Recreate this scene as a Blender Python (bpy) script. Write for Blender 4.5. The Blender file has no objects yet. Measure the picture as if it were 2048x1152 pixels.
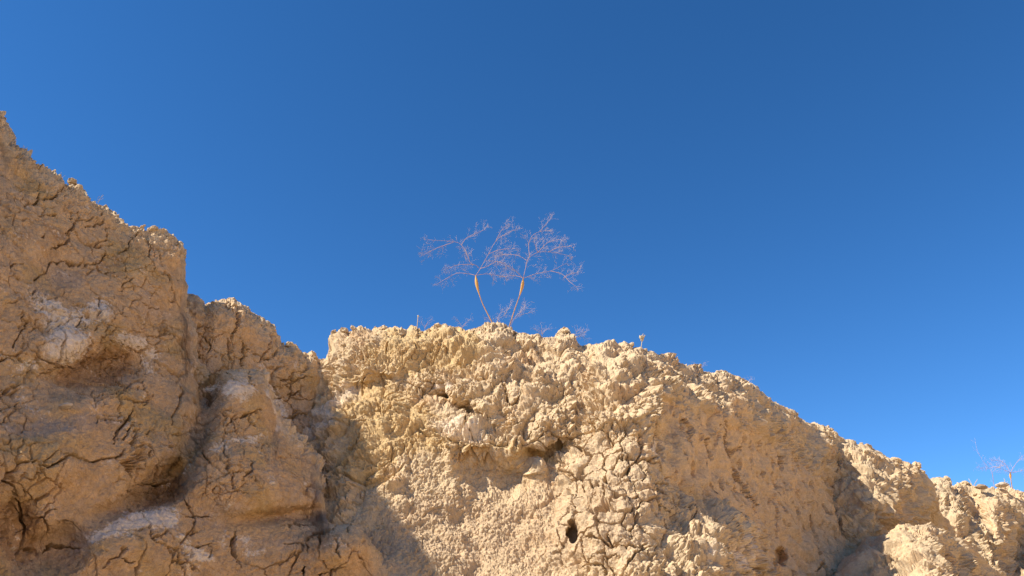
import bpy, bmesh, math, random
import numpy as np
from mathutils import Vector, Matrix
from concurrent.futures import ThreadPoolExecutor

random.seed(7)
S = bpy.context.scene
COL = S.collection
R = math.radians

# ------------------------------------------------------------------ camera, sky, sun, exposure
F = 1607.0                       # focal length in photograph pixels (2048 wide)
PITCH = R(25.0)
CAM = np.array([0.0, 0.0, 1.5])
cd = bpy.data.cameras.new('camera')
cd.sensor_width = 36.0
cd.lens = 36.0 * F / 2048.0
cd.clip_start = 0.05
cd.clip_end = 2000.0
cam = bpy.data.objects.new('camera', cd)
cam.location = CAM
cam.rotation_euler = (R(90) + PITCH, 0, 0)
COL.objects.link(cam)
S.camera = cam

TO_SUN = Vector((-0.73, -0.23, 0.68)).normalized()
SUN_EL = math.asin(TO_SUN.z)
SUN_AZ = math.atan2(TO_SUN.x, TO_SUN.y)      # clockwise from +Y
w = bpy.data.worlds.new('World')
S.world = w
w.use_nodes = True
wn = w.node_tree.nodes
wl = w.node_tree.links
sky = wn.new('ShaderNodeTexSky')
sky.sky_type = 'NISHITA'
sky.sun_disc = False
sky.sun_elevation = SUN_EL
sky.sun_rotation = SUN_AZ
sky.altitude = 4200
sky.air_density = 1.0
sky.dust_density = 0.04
sky.ozone_density = 3.0
hsv = wn.new('ShaderNodeHueSaturation')
hsv.inputs['Saturation'].default_value = 1.25
hsv.inputs['Hue'].default_value = 0.501
wl.new(sky.outputs[0], hsv.inputs['Color'])
wl.new(hsv.outputs[0], wn['Background'].inputs[0])
wn['Background'].inputs[1].default_value = 0.130

sd = bpy.data.lights.new('sun', 'SUN')
sd.energy = 5.0
sd.angle = R(0.53)
sd.color = (1.0, 0.93, 0.82)
sun = bpy.data.objects.new('sun', sd)
sun.rotation_euler = (-TO_SUN).to_track_quat('-Z', 'Y').to_euler()
sun.location = (-6, -2, 9)
COL.objects.link(sun)

S.view_settings.view_transform = 'Standard'
S.view_settings.look = 'None'
S.view_settings.gamma = 1.0
S.view_settings.use_curve_mapping = False
S.view_settings.exposure = 0.72
S.render.engine = 'CYCLES'
S.cycles.max_bounces = 8
S.cycles.diffuse_bounces = 6

# ------------------------------------------------------------------ noise library (numpy, threaded)
_rng = np.random.RandomState(11)
PERM = _rng.permutation(1024).astype(np.int32)
PERM = np.concatenate([PERM, PERM, PERM])
_g = _rng.normal(size=(1024, 3))
GRAD = (_g / np.linalg.norm(_g, axis=1)[:, None]).astype(np.float32)
JIT = _rng.rand(1024, 3).astype(np.float32)
POOL = ThreadPoolExecutor(4)


def _chunked(fn, p, nout):
    n = len(p)
    out = [np.empty(n, np.float32) for _ in range(nout)]
    step = 40000

    def job(i):
        r = fn(p[i:i + step])
        for k in range(nout):
            out[k][i:i + step] = r[k]
    list(POOL.map(job, range(0, n, step)))
    return out


def _hash(ix, iy, iz):
    return PERM[(PERM[(PERM[ix & 1023] + iy) & 1023] + iz) & 1023]


def gnoise(p, seed=0):
    """gradient noise, about -0.8 .. 0.8"""
    p = np.ascontiguousarray(p, np.float32) + np.float32(seed * 17.31)

    def fn(q):
        i = np.floor(q).astype(np.int32)
        f = q - i
        u = f * f * f * (f * (f * 6 - 15) + 10)
        acc = 0
        for dx in (0, 1):
            wx = u[:, 0] if dx else 1 - u[:, 0]
            for dy in (0, 1):
                wy = u[:, 1] if dy else 1 - u[:, 1]
                for dz in (0, 1):
                    wz = u[:, 2] if dz else 1 - u[:, 2]
                    g = GRAD[_hash(i[:, 0] + dx, i[:, 1] + dy, i[:, 2] + dz)]
                    d = g[:, 0] * (f[:, 0] - dx) + g[:, 1] * (f[:, 1] - dy) + g[:, 2] * (f[:, 2] - dz)
                    acc = acc + wx * wy * wz * d
        return (acc * 1.5,)
    return _chunked(fn, p, 1)[0]


def fbm(p, octaves=4, lac=2.03, gain=0.5, seed=0, ridged=False):
    a, s, t = 1.0, 0, 0
    for k in range(octaves):
        n = gnoise(p, seed + k)
        if ridged:
            n = np.abs(n) * 2 - 0.5
        s = s + a * n
        t += a
        a *= gain
        p = p * lac
    return s / t


def worley(p, seed=0):
    """F1, F2 and a random value of the nearest cell"""
    p = np.ascontiguousarray(p, np.float32) + np.float32(seed * 23.7)

    def fn(q):
        i = np.floor(q).astype(np.int32)
        f = q - i
        f1 = np.full(len(q), 9, np.float32)
        f2 = np.full(len(q), 9, np.float32)
        idv = np.zeros(len(q), np.float32)
        for dx in (-1, 0, 1):
            for dy in (-1, 0, 1):
                for dz in (-1, 0, 1):
                    h = _hash(i[:, 0] + dx, i[:, 1] + dy, i[:, 2] + dz)
                    j = JIT[h]
                    d = (j[:, 0] + dx - f[:, 0]) ** 2 + (j[:, 1] + dy - f[:, 1]) ** 2 + (j[:, 2] + dz - f[:, 2]) ** 2
                    near = d < f1
                    f2 = np.where(near, f1, np.minimum(f2, d))
                    idv = np.where(near, h / np.float32(1024), idv)
                    f1 = np.where(near, d, f1)
        return np.sqrt(f1), np.sqrt(f2), idv
    return _chunked(fn, p, 3)


def warp(p, freq, amp, seed=0):
    return p + amp * np.stack([gnoise(p * freq, seed + 31 * k) for k in range(3)], 1)


def sstep(a, b, x):
    t = np.clip((x - a) / (b - a), 0, 1)
    return t * t * (3 - 2 * t)


# ------------------------------------------------------------------ photograph pixel + distance -> place in the world
CP, SP = math.cos(PITCH), math.sin(PITCH)


def at(px, py, Y):
    px, py, Y = np.asarray(px, float), np.asarray(py, float), np.asarray(Y, float)
    a = (px - 1024.0) / F
    b = (576.0 - py) / F
    dy = CP - b * SP
    dz = SP + b * CP
    return np.stack([CAM[0] + a / dy * Y, CAM[1] + Y, CAM[2] + dz / dy * Y], -1)


def tps(ctrl):
    """smooth distance field through control points (px, py, Y)"""
    c = np.array(ctrl, float)
    q = c[:, :2] / 500.0
    n = len(q)

    def k(r2):
        return np.where(r2 > 1e-12, 0.5 * r2 * np.log(np.maximum(r2, 1e-12)), 0)
    A = np.zeros((n + 3, n + 3))
    A[:n, :n] = k(((q[:, None] - q[None]) ** 2).sum(-1)) + np.eye(n) * 1e-4
    A[:n, n] = 1
    A[:n, n + 1:] = q
    A[n:, :n] = A[:n, n:].T
    wgt = np.linalg.solve(A, np.concatenate([c[:, 2], np.zeros(3)]))

    def ev(px, py):
        shp = px.shape
        z = np.stack([px.ravel(), py.ravel()], 1) / 500.0
        o = wgt[n] + z @ wgt[n + 1:]
        for i in range(n):
            o = o + wgt[i] * k(((z - q[i]) ** 2).sum(1))
        return o.reshape(shp)
    return ev


def seg_field(PX, PY, lines):
    """distance in pixels to the traced lines, divided by each line's half width"""
    best = np.full(PX.shape, 99.0, np.float32)
    for wd, pts in lines:
        n = len(pts) - 1
        for i in range(n):
            (x0, y0), (x1, y1) = pts[i], pts[i + 1]
            m = wd * 4 + 4
            sel = np.where((PX > min(x0, x1) - m) & (PX < max(x0, x1) + m) & (PY > min(y0, y1) - m) & (PY < max(y0, y1) + m))
            if not len(sel[0]):
                continue
            ax, ay = PX[sel] - x0, PY[sel] - y0
            dx, dy = x1 - x0, y1 - y0
            L2 = dx * dx + dy * dy + 1e-6
            t = np.clip((ax * dx + ay * dy) / L2, 0, 1)
            d = np.hypot(ax - t * dx, ay - t * dy)
            g = (i + t) / n
            wl_ = wd * (0.45 + 0.55 * np.minimum(1, 3.0 * np.minimum(g, 1 - g)))
            best[sel] = np.minimum(best[sel], d / wl_)
    return best


# ------------------------------------------------------------------ one sheet of terrain
def mesh_from_grid(name, V, nr, nc, colour):
    idx = np.arange(nr * nc).reshape(nr, nc)
    q = np.stack([idx[:-1, :-1], idx[:-1, 1:], idx[1:, 1:], idx[1:, :-1]], -1).reshape(-1, 4)
    me = bpy.data.meshes.new(name)
    me.vertices.add(len(V))
    me.vertices.foreach_set('co', V.astype(np.float32).ravel())
    me.loops.add(q.size)
    me.loops.foreach_set('vertex_index', q.astype(np.int32).ravel())
    me.polygons.add(len(q))
    me.polygons.foreach_set('loop_start', np.arange(0, q.size, 4, dtype=np.int32))
    me.polygons.foreach_set('loop_total', np.full(len(q), 4, np.int32))
    me.update(calc_edges=True)
    me.polygons.foreach_set('use_smooth', np.zeros(len(q), bool))
    at_ = me.attributes.new('clay', 'FLOAT_COLOR', 'POINT')
    c4 = np.concatenate([colour, np.ones((len(V), 1))], 1).astype(np.float32)
    at_.data.foreach_set('color', c4.ravel())
    return me


def blobs(PX, PY, lst):
    """soft ovals: (x, y, rx, ry, angle deg, amount)"""
    o = np.zeros(PX.shape)
    for x, y, rx, ry, an, am in lst:
        c, s = math.cos(R(an)), math.sin(R(an))
        u = ((PX - x) * c + (PY - y) * s) / rx
        v = (-(PX - x) * s + (PY - y) * c) / ry
        o = o + am * np.exp(-(u * u + v * v) ** 1.5)
    return o


SURF = {}


def terrain(name, crest, ctrl, x0, x1, step, relief, shape, paint, cracks=(), holes=(), rnd=26, back=lambda x: (0, 1),
            ext=(0, 0), rstep=1.7, depth_back=2.6, lip=0.10, calm=0.55, flare=0.0):
    xs = np.arange(x0, x1 + step, step)
    if ext[0]:
        xs = np.concatenate([x0 - np.geomspace(4, ext[0], 24)[::-1], xs])
    if ext[1]:
        xs = np.concatenate([xs, x1 + step + np.geomspace(4, ext[1], 24)])
    cr = np.array(crest, float)
    cy = np.interp(xs, cr[:, 0], cr[:, 1])
    nfront = int((1190 - cy.min()) / rstep)
    # rows: crest -> 1190 fine, then coarse to below the ground
    tf = np.linspace(0, 1, nfront)
    kw = int(80 / step)
    k = np.hanning(2 * kw + 1)
    cyw = np.minimum(np.convolve(np.pad(cy, kw, mode='edge'), k / k.sum(), 'valid'), 1180)
    H = 1190 - cyw[None]
    PYf = cyw[None] + tf[:, None] * H + (cy - cyw)[None] * np.exp(-tf[:, None] * H / 120.0) * (1 - tf[:, None])
    PYf = np.maximum.accumulate(np.maximum(PYf, cy[None]), axis=0)
    low = np.geomspace(1, 800, 26)
    PYl = PYf[-1][None] + low[:, None]
    PY = np.concatenate([PYf, PYl], 0)
    PX = np.repeat(xs[None], len(PY), 0)
    ev = tps(ctrl)
    k = np.hanning(25)
    cys = np.convolve(np.pad(cy, 12, mode='edge'), k / k.sum(), 'valid')
    cx_fine = xs

    def pos(QX, QY, crest_y, soft=0.0):
        Y = ev(np.clip(QX, x0 - 60, x1 + 60), np.minimum(QY, 1230))
        Y = Y - 0.0006 * np.maximum(0, QY - 1190)
        fl = 1 + flare * sstep(1290, 1420, QX)
        e = np.clip(1 - (QY - crest_y) / (rnd * fl * (1 + soft)), 0, 0.995)
        Y = Y + lip * fl * (1 - np.sqrt(1 - e * e))                     # the top edge rolls over
        return at(QX, QY, Y - blobs(QX, QY, relief))
    dpx = PY - cy[None]
    front = pos(PX, PY, cy[None])
    dl = 5.0

    def cyat(off):
        return np.interp(xs + off, xs, cys)[None]
    ddx = pos(PX + dl, PY, cyat(dl), .5) - pos(PX - dl, PY, cyat(-dl), .5)
    ddy = pos(PX, PY + dl, cyat(0), .5) - pos(PX, PY - dl, cyat(0), .5)
    Nf = np.cross(ddx, ddy)
    Nf /= np.linalg.norm(Nf, axis=-1)[..., None] + 1e-9
    flip = (Nf * (front - CAM)).sum(-1) > 0
    Nf[flip] *= -1
    nb = 70
    s = np.geomspace(0.006, depth_back, nb)[::-1]
    bd = np.array([back(x) for x in xs], float)
    bd /= np.linalg.norm(bd, axis=1)[:, None]
    top = front[0]
    drop = -0.03 * s - 1.5 * sstep(depth_back * 0.6, depth_back, s) * top[:, 2].max()
    backp = np.stack([top[None, :, 0] + s[:, None] * bd[None, :, 0],
                      top[None, :, 1] + s[:, None] * bd[None, :, 1],
                      top[None, :, 2] + drop[:, None]], -1)
    P = np.concatenate([backp, front], 0)
    PXa = np.concatenate([np.repeat(xs[None], nb, 0), PX], 0)
    PYa = np.concatenate([np.repeat(cy[None], nb, 0), PY], 0)
    nr, nc = P.shape[:2]
    tb = sstep(0.0, 0.10, s)[:, None, None]
    Nb = Nf[0][None] * (1 - tb) + np.array([0, 0, 1.0]) * tb
    Nb /= np.linalg.norm(Nb, axis=-1)[..., None]
    N = np.concatenate([Nb, Nf], 0)
    isback = np.zeros((nr, nc), bool)
    isback[:nb] = True
    p = P.reshape(-1, 3)
    cf = seg_field(PXa + (5 * gnoise(p * 24, 3) + 3.6 * gnoise(p * 75, 4)).reshape(nr, nc),
                   PYa + (5 * gnoise(p * 24, 5) + 3.6 * gnoise(p * 75, 6)).reshape(nr, nc), cracks) if cracks else np.full((nr, nc), 99.0)
    cf[isback] = 99
    ctx = dict(p=p.astype(np.float32), px=PXa.ravel(), py=PYa.ravel(), d=np.concatenate([np.zeros((nb, nc)), np.maximum(dpx, 0)], 0).ravel(),
               crack=cf.ravel(), n=N.reshape(-1, 3))
    h = shape(ctx)
    h = h * (1 - np.clip(sum([1 - sstep(0.5, 1.6, np.hypot((ctx['px'] - q[0]) / q[2], (ctx['py'] - q[1]) / q[3])) for q in holes], np.zeros(nr * nc)), 0, 1))
    h = h * (calm + (1 - calm) * sstep(0, 55, ctx['d']))
    hp = np.zeros(nr * nc)
    for x, y, rx, ry, dep in holes:
        rr = ((PXa.ravel() - x) / rx) ** 2 + ((PYa.ravel() - y) / ry) ** 2
        hp -= dep * (1 - sstep(0.45, 1.15, rr + 0.6 * fbm(p * 22, 3, seed=9)))
    V = p + ctx['n'] * h[:, None]
    V[:, 1] -= hp
    colour = np.clip(paint(ctx), 0.02, 0.8)
    me = mesh_from_grid(name, V, nr, nc, colour)
    ob = bpy.data.objects.new(name, me)
    COL.objects.link(ob)
    ob['kind'] = 'structure'
    ob.data.materials.append(MAT_CLAY)
    SURF[name] = dict(V=V.reshape(nr, nc, 3), px=PXa, py=PYa, nb=nb, xs=xs, N=N)
    return ob


# ------------------------------------------------------------------ materials
def new_mat(name):
    m = bpy.data.materials.new(name)
    m.use_nodes = True
    return m, m.node_tree.nodes, m.node_tree.links, m.node_tree.nodes['Principled BSDF']


def clay_material():
    m, n, l, b = new_mat('dry_clay')
    b.inputs['Roughness'].default_value = 0.95
    b.inputs['Specular IOR Level'].default_value = 0.15
    att = n.new('ShaderNodeAttribute')
    att.attribute_name = 'clay'
    geo = n.new('ShaderNodeNewGeometry')

    def noise(sc, det, ro):
        t = n.new('ShaderNodeTexNoise')
        t.inputs['Scale'].default_value = sc
        t.inputs['Detail'].default_value = det
        t.inputs['Roughness'].default_value = ro
        l.new(geo.outputs['Position'], t.inputs['Vector'])
        return t
    n1 = noise(48, 7, 0.75)
    n2 = noise(190, 5, 0.75)
    mr = n.new('ShaderNodeMapRange')
    mr.inputs[1].default_value = 0.3
    mr.inputs[2].default_value = 0.7
    mr.inputs[3].default_value = 0.80
    mr.inputs[4].default_value = 1.16
    l.new(n1.outputs[0], mr.inputs[0])
    mr2 = n.new('ShaderNodeMapRange')
    mr2.inputs[1].default_value = 0.3
    mr2.inputs[2].default_value = 0.7
    mr2.inputs[3].default_value = 0.82
    mr2.inputs[4].default_value = 1.16
    l.new(n2.outputs[0], mr2.inputs[0])
    mu = n.new('ShaderNodeMath')
    mu.operation = 'MULTIPLY'
    l.new(mr.outputs[0], mu.inputs[0])
    l.new(mr2.outputs[0], mu.inputs[1])
    vm = n.new('ShaderNodeVectorMath')
    vm.operation = 'SCALE'
    l.new(att.outputs['Color'], vm.inputs[0])
    l.new(mu.outputs[0], vm.inputs['Scale'])
    l.new(vm.outputs[0], b.inputs['Base Color'])
    add = n.new('ShaderNodeMath')
    add.operation = 'MULTIPLY_ADD'
    l.new(n2.outputs[0], add.inputs[0])
    add.inputs[1].default_value = 0.35
    l.new(n1.outputs[0], add.inputs[2])
    bp = n.new('ShaderNodeBump')
    bp.inputs['Strength'].default_value = 0.5
    bp.inputs['Distance'].default_value = 0.022
    l.new(add.outputs[0], bp.inputs['Height'])
    l.new(bp.outputs[0], b.inputs['Normal'])
    return m


MAT_CLAY = clay_material()


def plain_mat(name, col, col2, scale, rough=0.7, sub=0.0):
    m, n, l, b = new_mat(name)
    b.inputs['Roughness'].default_value = rough
    b.inputs['Specular IOR Level'].default_value = 0.2
    t = n.new('ShaderNodeTexNoise')
    t.inputs['Scale'].default_value = scale
    t.inputs['Detail'].default_value = 4
    g = n.new('ShaderNodeNewGeometry')
    l.new(g.outputs['Position'], t.inputs['Vector'])
    mx = n.new('ShaderNodeMix')
    mx.data_type = 'RGBA'
    mx.inputs[6].default_value = (*col, 1)
    mx.inputs[7].default_value = (*col2, 1)
    l.new(t.outputs[0], mx.inputs[0])
    l.new(mx.outputs[2], b.inputs['Base Color'])
    return m


# ------------------------------------------------------------------ ground of the wash
def build_ground():
    n = 220
    g = np.sign(np.linspace(-1, 1, n)) * np.abs(np.linspace(-1, 1, n)) ** 4 * 600
    X, Yg = np.meshgrid(g, g)
    p = np.stack([X.ravel(), Yg.ravel(), np.zeros(X.size)], 1)
    p[:, 2] = 0.35 + 0.05 * gnoise(p * 0.9, 3) + 0.02 * gnoise(p * 3.1, 5)
    side = p[:, 0] - 0.75 * np.maximum(p[:, 1], 0)               # unseen slope right of camera, added to bounce warm light into the shade
    p[:, 2] += 5.0 * sstep(1.8, 8.5, side) * (1 + 0.15 * gnoise(p * 0.5, 7))
    c = np.array([0.62, 0.46, 0.29])[None] * (1 + 0.25 * gnoise(p * 0.7, 8))[:, None]
    me = mesh_from_grid('ground', p, n, n, c)
    o = bpy.data.objects.new('ground', me)
    COL.objects.link(o)
    o['kind'] = 'structure'
    me.materials.append(MAT_CLAY)


build_ground()


# ------------------------------------------------------------------ traced cracks
def tr(ox, oy, sc, w_, *pts):
    return (w_, [(ox + x / sc, oy + y / sc) for x, y in pts])


def z2(w_, *pts): return tr(0, 600, 2.087, w_, *pts)
def z1(w_, *pts): return tr(0, 220, 2.88, w_, *pts)
def z4(w_, *pts): return tr(1100, 640, 2.249, w_, *pts)
def z3(w_, *pts): return tr(550, 630, 2.206, w_, *pts)


CR_BANK = [
    z2(2.2, (75, 70), (80, 95), (110, 105), (75, 150), (60, 185), (68, 215)), z2(1.5, (110, 105), (150, 130), (180, 150)),
    z2(2.6, (0, 370), (60, 352), (85, 348)),
    z2(3.2, (-10, 598), (40, 620), (75, 655), (90, 675), (75, 705), (45, 735), (30, 760), (60, 780), (65, 825)), z2(3, (90, 675), (150, 668)),
    z2(3.6, (165, 685), (200, 702), (240, 675), (285, 655), (305, 635), (345, 645), (400, 655), (470, 658), (510, 640), (525, 618)), z2(2, (305, 635), (260, 625)),
    z2(2.4, (150, 910), (180, 912), (215, 875), (250, 868)), z2(2.8, (180, 912), (195, 950), (250, 945), (290, 935), (330, 965)), z2(1.8, (195, 950), (210, 1000)),
    z2(3.6, (555, 465), (540, 490), (510, 520), (495, 555), (480, 588)), z2(2, (510, 500), (440, 490), (400, 495)),
    z2(2.2, (850, 630), (855, 660), (895, 682)), z2(2.8, (940, 590), (940, 630), (960, 660), (958, 690), (985, 715), (978, 750), (1000, 785), (1040, 800)),
    z2(2.4, (985, 715), (1020, 710)), z2(2.4, (1060, 660), (1062, 700), (1015, 745)), z2(1.8, (1060, 720), (1085, 760)),
    z2(2.5, (590, 770), (640, 775), (700, 765)),
    z2(2.2, (545, 960), (620, 955), (632, 1000), (700, 965), (720, 1000), (790, 1025), (880, 1020)), z2(3.4, (632, 1000), (740, 1055), (770, 1110), (778, 1160)),
    z2(2.8, (440, 1115), (500, 1070), (525, 1045), (510, 1025)), z2(2, (510, 1070), (560, 1100)),
    z2(3.4, (980, 960), (985, 990), (965, 1010), (985, 1070), (1005, 1110)),
    z2(2, (1170, 950), (1225, 940), (1320, 930)), z2(2, (1225, 940), (1235, 920)),
    z2(3, (1180, 1020), (1270, 1010), (1310, 975), (1380, 955), (1410, 925)), z2(2.6, (1275, 1010), (1278, 1050)),
    z2(3.2, (1410, 985), (1408, 1040), (1425, 1085)), z2(2.4, (1330, 1150), (1400, 1125), (1440, 1118)), z2(2.4, (1265, 1160), (1270, 1110)),
    z2(2.6, (1050, 310), (1040, 350), (1052, 362)), z2(2.2, (945, 515), (980, 490), (1050, 475), (1090, 455)), z2(2.2, (1050, 475), (1050, 490), (1070, 525)),
    z2(4, (820, 360), (850, 375), (875, 400), (870, 430), (890, 435)), z2(4.5, (890, 310), (870, 345), (830, 352)),
    z2(1.8, (480, 345), (530, 370), (575, 375)), z2(2.4, (745, 450), (720, 480), (718, 530)),
    z2(2.4, (185, 1050), (195, 1025), (240, 1015), (320, 1035)), z2(1.6, (620, 660), (640, 620)), z2(1.6, (850, 540), (750, 560), (700, 555)),
    z2(1.8, (0, 240), (40, 240), (60, 250)), z2(1.4, (20, 440), (30, 480), (0, 520)), z2(1.5, (500, 580), (530, 560), (560, 500)),
    z2(1.6, (300, 120), (330, 95), (350, 60)), z2(1.5, (690, 590), (730, 610)), z2(1.6, (640, 400), (600, 440), (570, 430)),
    z2(1.8, (870, 1080), (890, 1050), (870, 1020)), z2(1.6, (700, 720), (740, 690), (760, 640)), z2(1.8, (1140, 640), (1180, 655), (1210, 660)),
    z1(2.6, (205, 460), (225, 510), (205, 530), (140, 545)), z1(2.8, (225, 510), (295, 515), (320, 490), (350, 455)),
    z1(2.6, (455, 595), (435, 640), (410, 690), (400, 740), (370, 775), (275, 800)),
    z1(3, (800, 715), (770, 735), (745, 780), (715, 810), (675, 830)),
    z1(2.6, (610, 820), (580, 870), (550, 880), (500, 885), (400, 880), (360, 870), (300, 885), (265, 905), (260, 940), (200, 980)),
    z1(2, (800, 715), (860, 780), (865, 840), (900, 915)), z1(1.8, (50, 930), (50, 900), (120, 895)),
    z1(1.4, (210, 620), (260, 605), (330, 600)), z1(1.3, (80, 960), (130, 990), (190, 1000)), z1(1.3, (600, 640), (540, 665), (490, 660)),
    z1(1.5, (960, 920), (990, 960), (960, 1000)), z1(1.5, (560, 900), (600, 930), (660, 925)), z1(1.4, (820, 935), (850, 900)),
    z1(1.6, (170, 1060), (205, 1030)), z1(1.2, (720, 1040), (710, 1000), (760, 980)), z1(1.3, (85, 280), (120, 295)),
    z1(1.4, (230, 760), (250, 720)), z1(1.3, (330, 330), (300, 300), (280, 300)),
]
CR_HUMP = [
    z2(3.4, (985, 30), (1000, 70), (990, 120), (965, 165)), z2(3, (1000, 150), (1030, 190), (1020, 235), (1010, 270)),
    z2(2, (1030, 200), (1080, 215), (1130, 245), (1160, 210)), z2(2.2, (780, 70), (800, 130), (850, 150), (880, 190), (870, 230)),
    z2(2, (815, 150), (815, 115), (880, 118)), z2(2, (950, 160), (960, 230), (985, 250)), z2(1.8, (1150, 320), (1200, 340), (1250, 330), (1300, 315)),
    z2(2.6, (1180, 490), (1250, 480), (1290, 490)), z2(2, (1200, 400), (1250, 385), (1270, 410)), z2(1.6, (740, 240), (800, 240), (860, 225)),
    z2(2, (1120, 370), (1150, 400), (1180, 405)),
]
CR_BLUFF = [
    z4(3.6, (785, 460), (790, 540), (800, 600), (815, 640), (850, 700), (880, 765), (930, 835)), z4(2, (800, 600), (860, 570)),
    z4(2.4, (235, 655), (260, 670), (330, 720), (350, 680), (350, 625), (310, 625), (260, 670), (245, 700), (255, 760), (250, 800)),
    z4(2.2, (350, 625), (440, 635), (470, 625)), z4(3, (1110, 545), (1120, 590), (1125, 630)), z4(3.4, (1035, 610), (1032, 655)),
    z4(4, (980, 1155), (1010, 1080), (1040, 1045), (1060, 1100)), z4(2.4, (830, 1060), (835, 1130)), z4(3.5, (885, 1145), (905, 1120), (930, 1125)),
    z4(2.2, (270, 1020), (340, 1020), (400, 1025), (440, 1000)), z4(2.2, (130, 1100), (240, 1105), (245, 1070), (300, 1060)), z4(2.2, (240, 1105), (255, 1160)),
    z4(1.8, (70, 690), (140, 695), (150, 760)), z4(1.8, (150, 990), (210, 985), (270, 1020)), z4(1.6, (270, 950), (260, 990), (270, 1020)),
    z4(2.2, (740, 1010), (820, 1030)), z4(1.8, (640, 900), (660, 870), (660, 840)), z4(1.8, (1180, 880), (1185, 920)), z4(2.4, (1280, 880), (1295, 850)),
    z4(2.4, (1205, 1130), (1220, 1095), (1245, 1120), (1250, 1160)), z4(2, (600, 450), (620, 490), (625, 530)), z4(2, (700, 520), (715, 570)),
    z3(2.4, (640, 320), (700, 350), (750, 360), (820, 415), (870, 440)), z3(2.2, (1057, 50), (1060, 125)), z3(2, (1060, 125), (1100, 130)), z3(2.2, (505, 130), (495, 180)),
    z3(2, (1000, 290), (1020, 350), (1030, 390), (1075, 380), (1095, 330)), z3(1.8, (840, 450), (845, 510), (900, 545), (950, 540)),
    z3(1.6, (390, 545), (330, 590)), z3(2, (1010, 440), (1020, 500)), z3(1.6, (380, 150), (385, 200)),
    z3(1.6, (1070, 150), (1130, 155), (1180, 165)),
]

# ------------------------------------------------------------------ surface relief of the two kinds of clay


def popcorn(p, big=0.020, mid=0.013, small=0.006, seed=0, sc=1.0):
    q = warp(p, 9, 0.03, seed)
    q = warp(q, 26, 0.010, seed + 5)
    f1, f2, i1 = worley(q * (10 * sc), seed)
    g1, g2, i2 = worley(q * (23 * sc), seed + 1)
    k1, k2, i3 = worley(q * (52 * sc), seed + 2)
    h = big * (0.75 - f1 ** 2 * 1.5) + big * 1.0 * (i1 - 0.5)
    h = h + mid * (0.7 - g1 ** 2 * 1.5) + mid * 0.9 * (i2 - 0.5)
    h = h + small * (0.6 - k1 ** 2 * 1.4) + small * 0.8 * (i3 - 0.5)
    return h


def billow(p, f, n, gain, seed):
    """rounded lumps of many sizes with creases between"""
    a, t, h = 1.0, 0.0, 0
    for k in range(n):
        h = h + a * np.abs(gnoise(p * f, seed + k)) * 2
        t += a
        a *= gain
        f *= 1.93
    return h / t - 0.4


def crumbs(p, f, seed):
    """angular chips: cells at random heights with slanted tops"""
    q = warp(p, f * 0.45, 0.35 / f, seed)
    f1, f2, i = worley(q * f, seed)
    return (i - 0.5) * sstep(0.0, 0.16, f2 - f1) - 0.35 * f1


def shape_bank(c):
    p = c['p']
    h = 0.050 * fbm(p * 2.6, 3, seed=40) + 0.030 * fbm(p * 7, 4, seed=44)
    # creased mud skin
    h += 0.009 * fbm(warp(p, 6, 0.04, 50) * np.array([14, 14, 18], np.float32), 4, gain=0.58, seed=52, ridged=True)
    h += 0.0060 * fbm(p * 58, 4, gain=0.68, seed=58)
    h = h * (1 - 0.4 * sstep(990, 1060, c['py']) * sstep(130, 220, c['px']))
    # shrinkage cracks, fading in and out
    q = warp(warp(warp(p, 5, 0.045, 60), 24, 0.012, 61), 80, 0.005, 68)
    f1, f2, i1 = worley(q * 4.6, 62)
    m = sstep(-0.16, 0.16, fbm(p * 2.4, 2, seed=63))
    h -= 0.045 * (1 - sstep(0.008, 0.032, f2 - f1)) * m
    h += 0.010 * (i1 - 0.5) * m * sstep(0, 0.1, f2 - f1)
    g1, g2, _ = worley(q * 11.5, 66)
    m2 = sstep(-0.06, 0.16, fbm(p * 2.2, 2, seed=67)) * (1 - 0.85 * sstep(960, 1040, c['py']) * sstep(140, 240, c['px']))
    h -= 0.020 * (1 - sstep(0.012, 0.055, g2 - g1)) * m2
    h += 0.008 * crumbs(p, 42, 69) + 0.005 * crumbs(p, 95, 59)
    # the traced large cracks
    k = c['crack']
    h -= 0.12 * (1 - sstep(0.45, 0.98, k))
    h -= 0.004 * (1 - sstep(0.5, 2.4, k))
    # crumbly crust along the top edge
    t = (1 - sstep(8, 70, c['d'] + 34 * gnoise(p * 6, 70))) * np.clip(1 - sstep(370, 440, c['px']) + sstep(4.2, 4.3, p[:, 1]), 0, 1)
    h += t * (popcorn(p, 0.018, 0.014, 0.007, 71) + 0.045 * billow(p, 11, 4, .6, 75) + 0.010 * crumbs(p, 26, 76))
    return h


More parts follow.
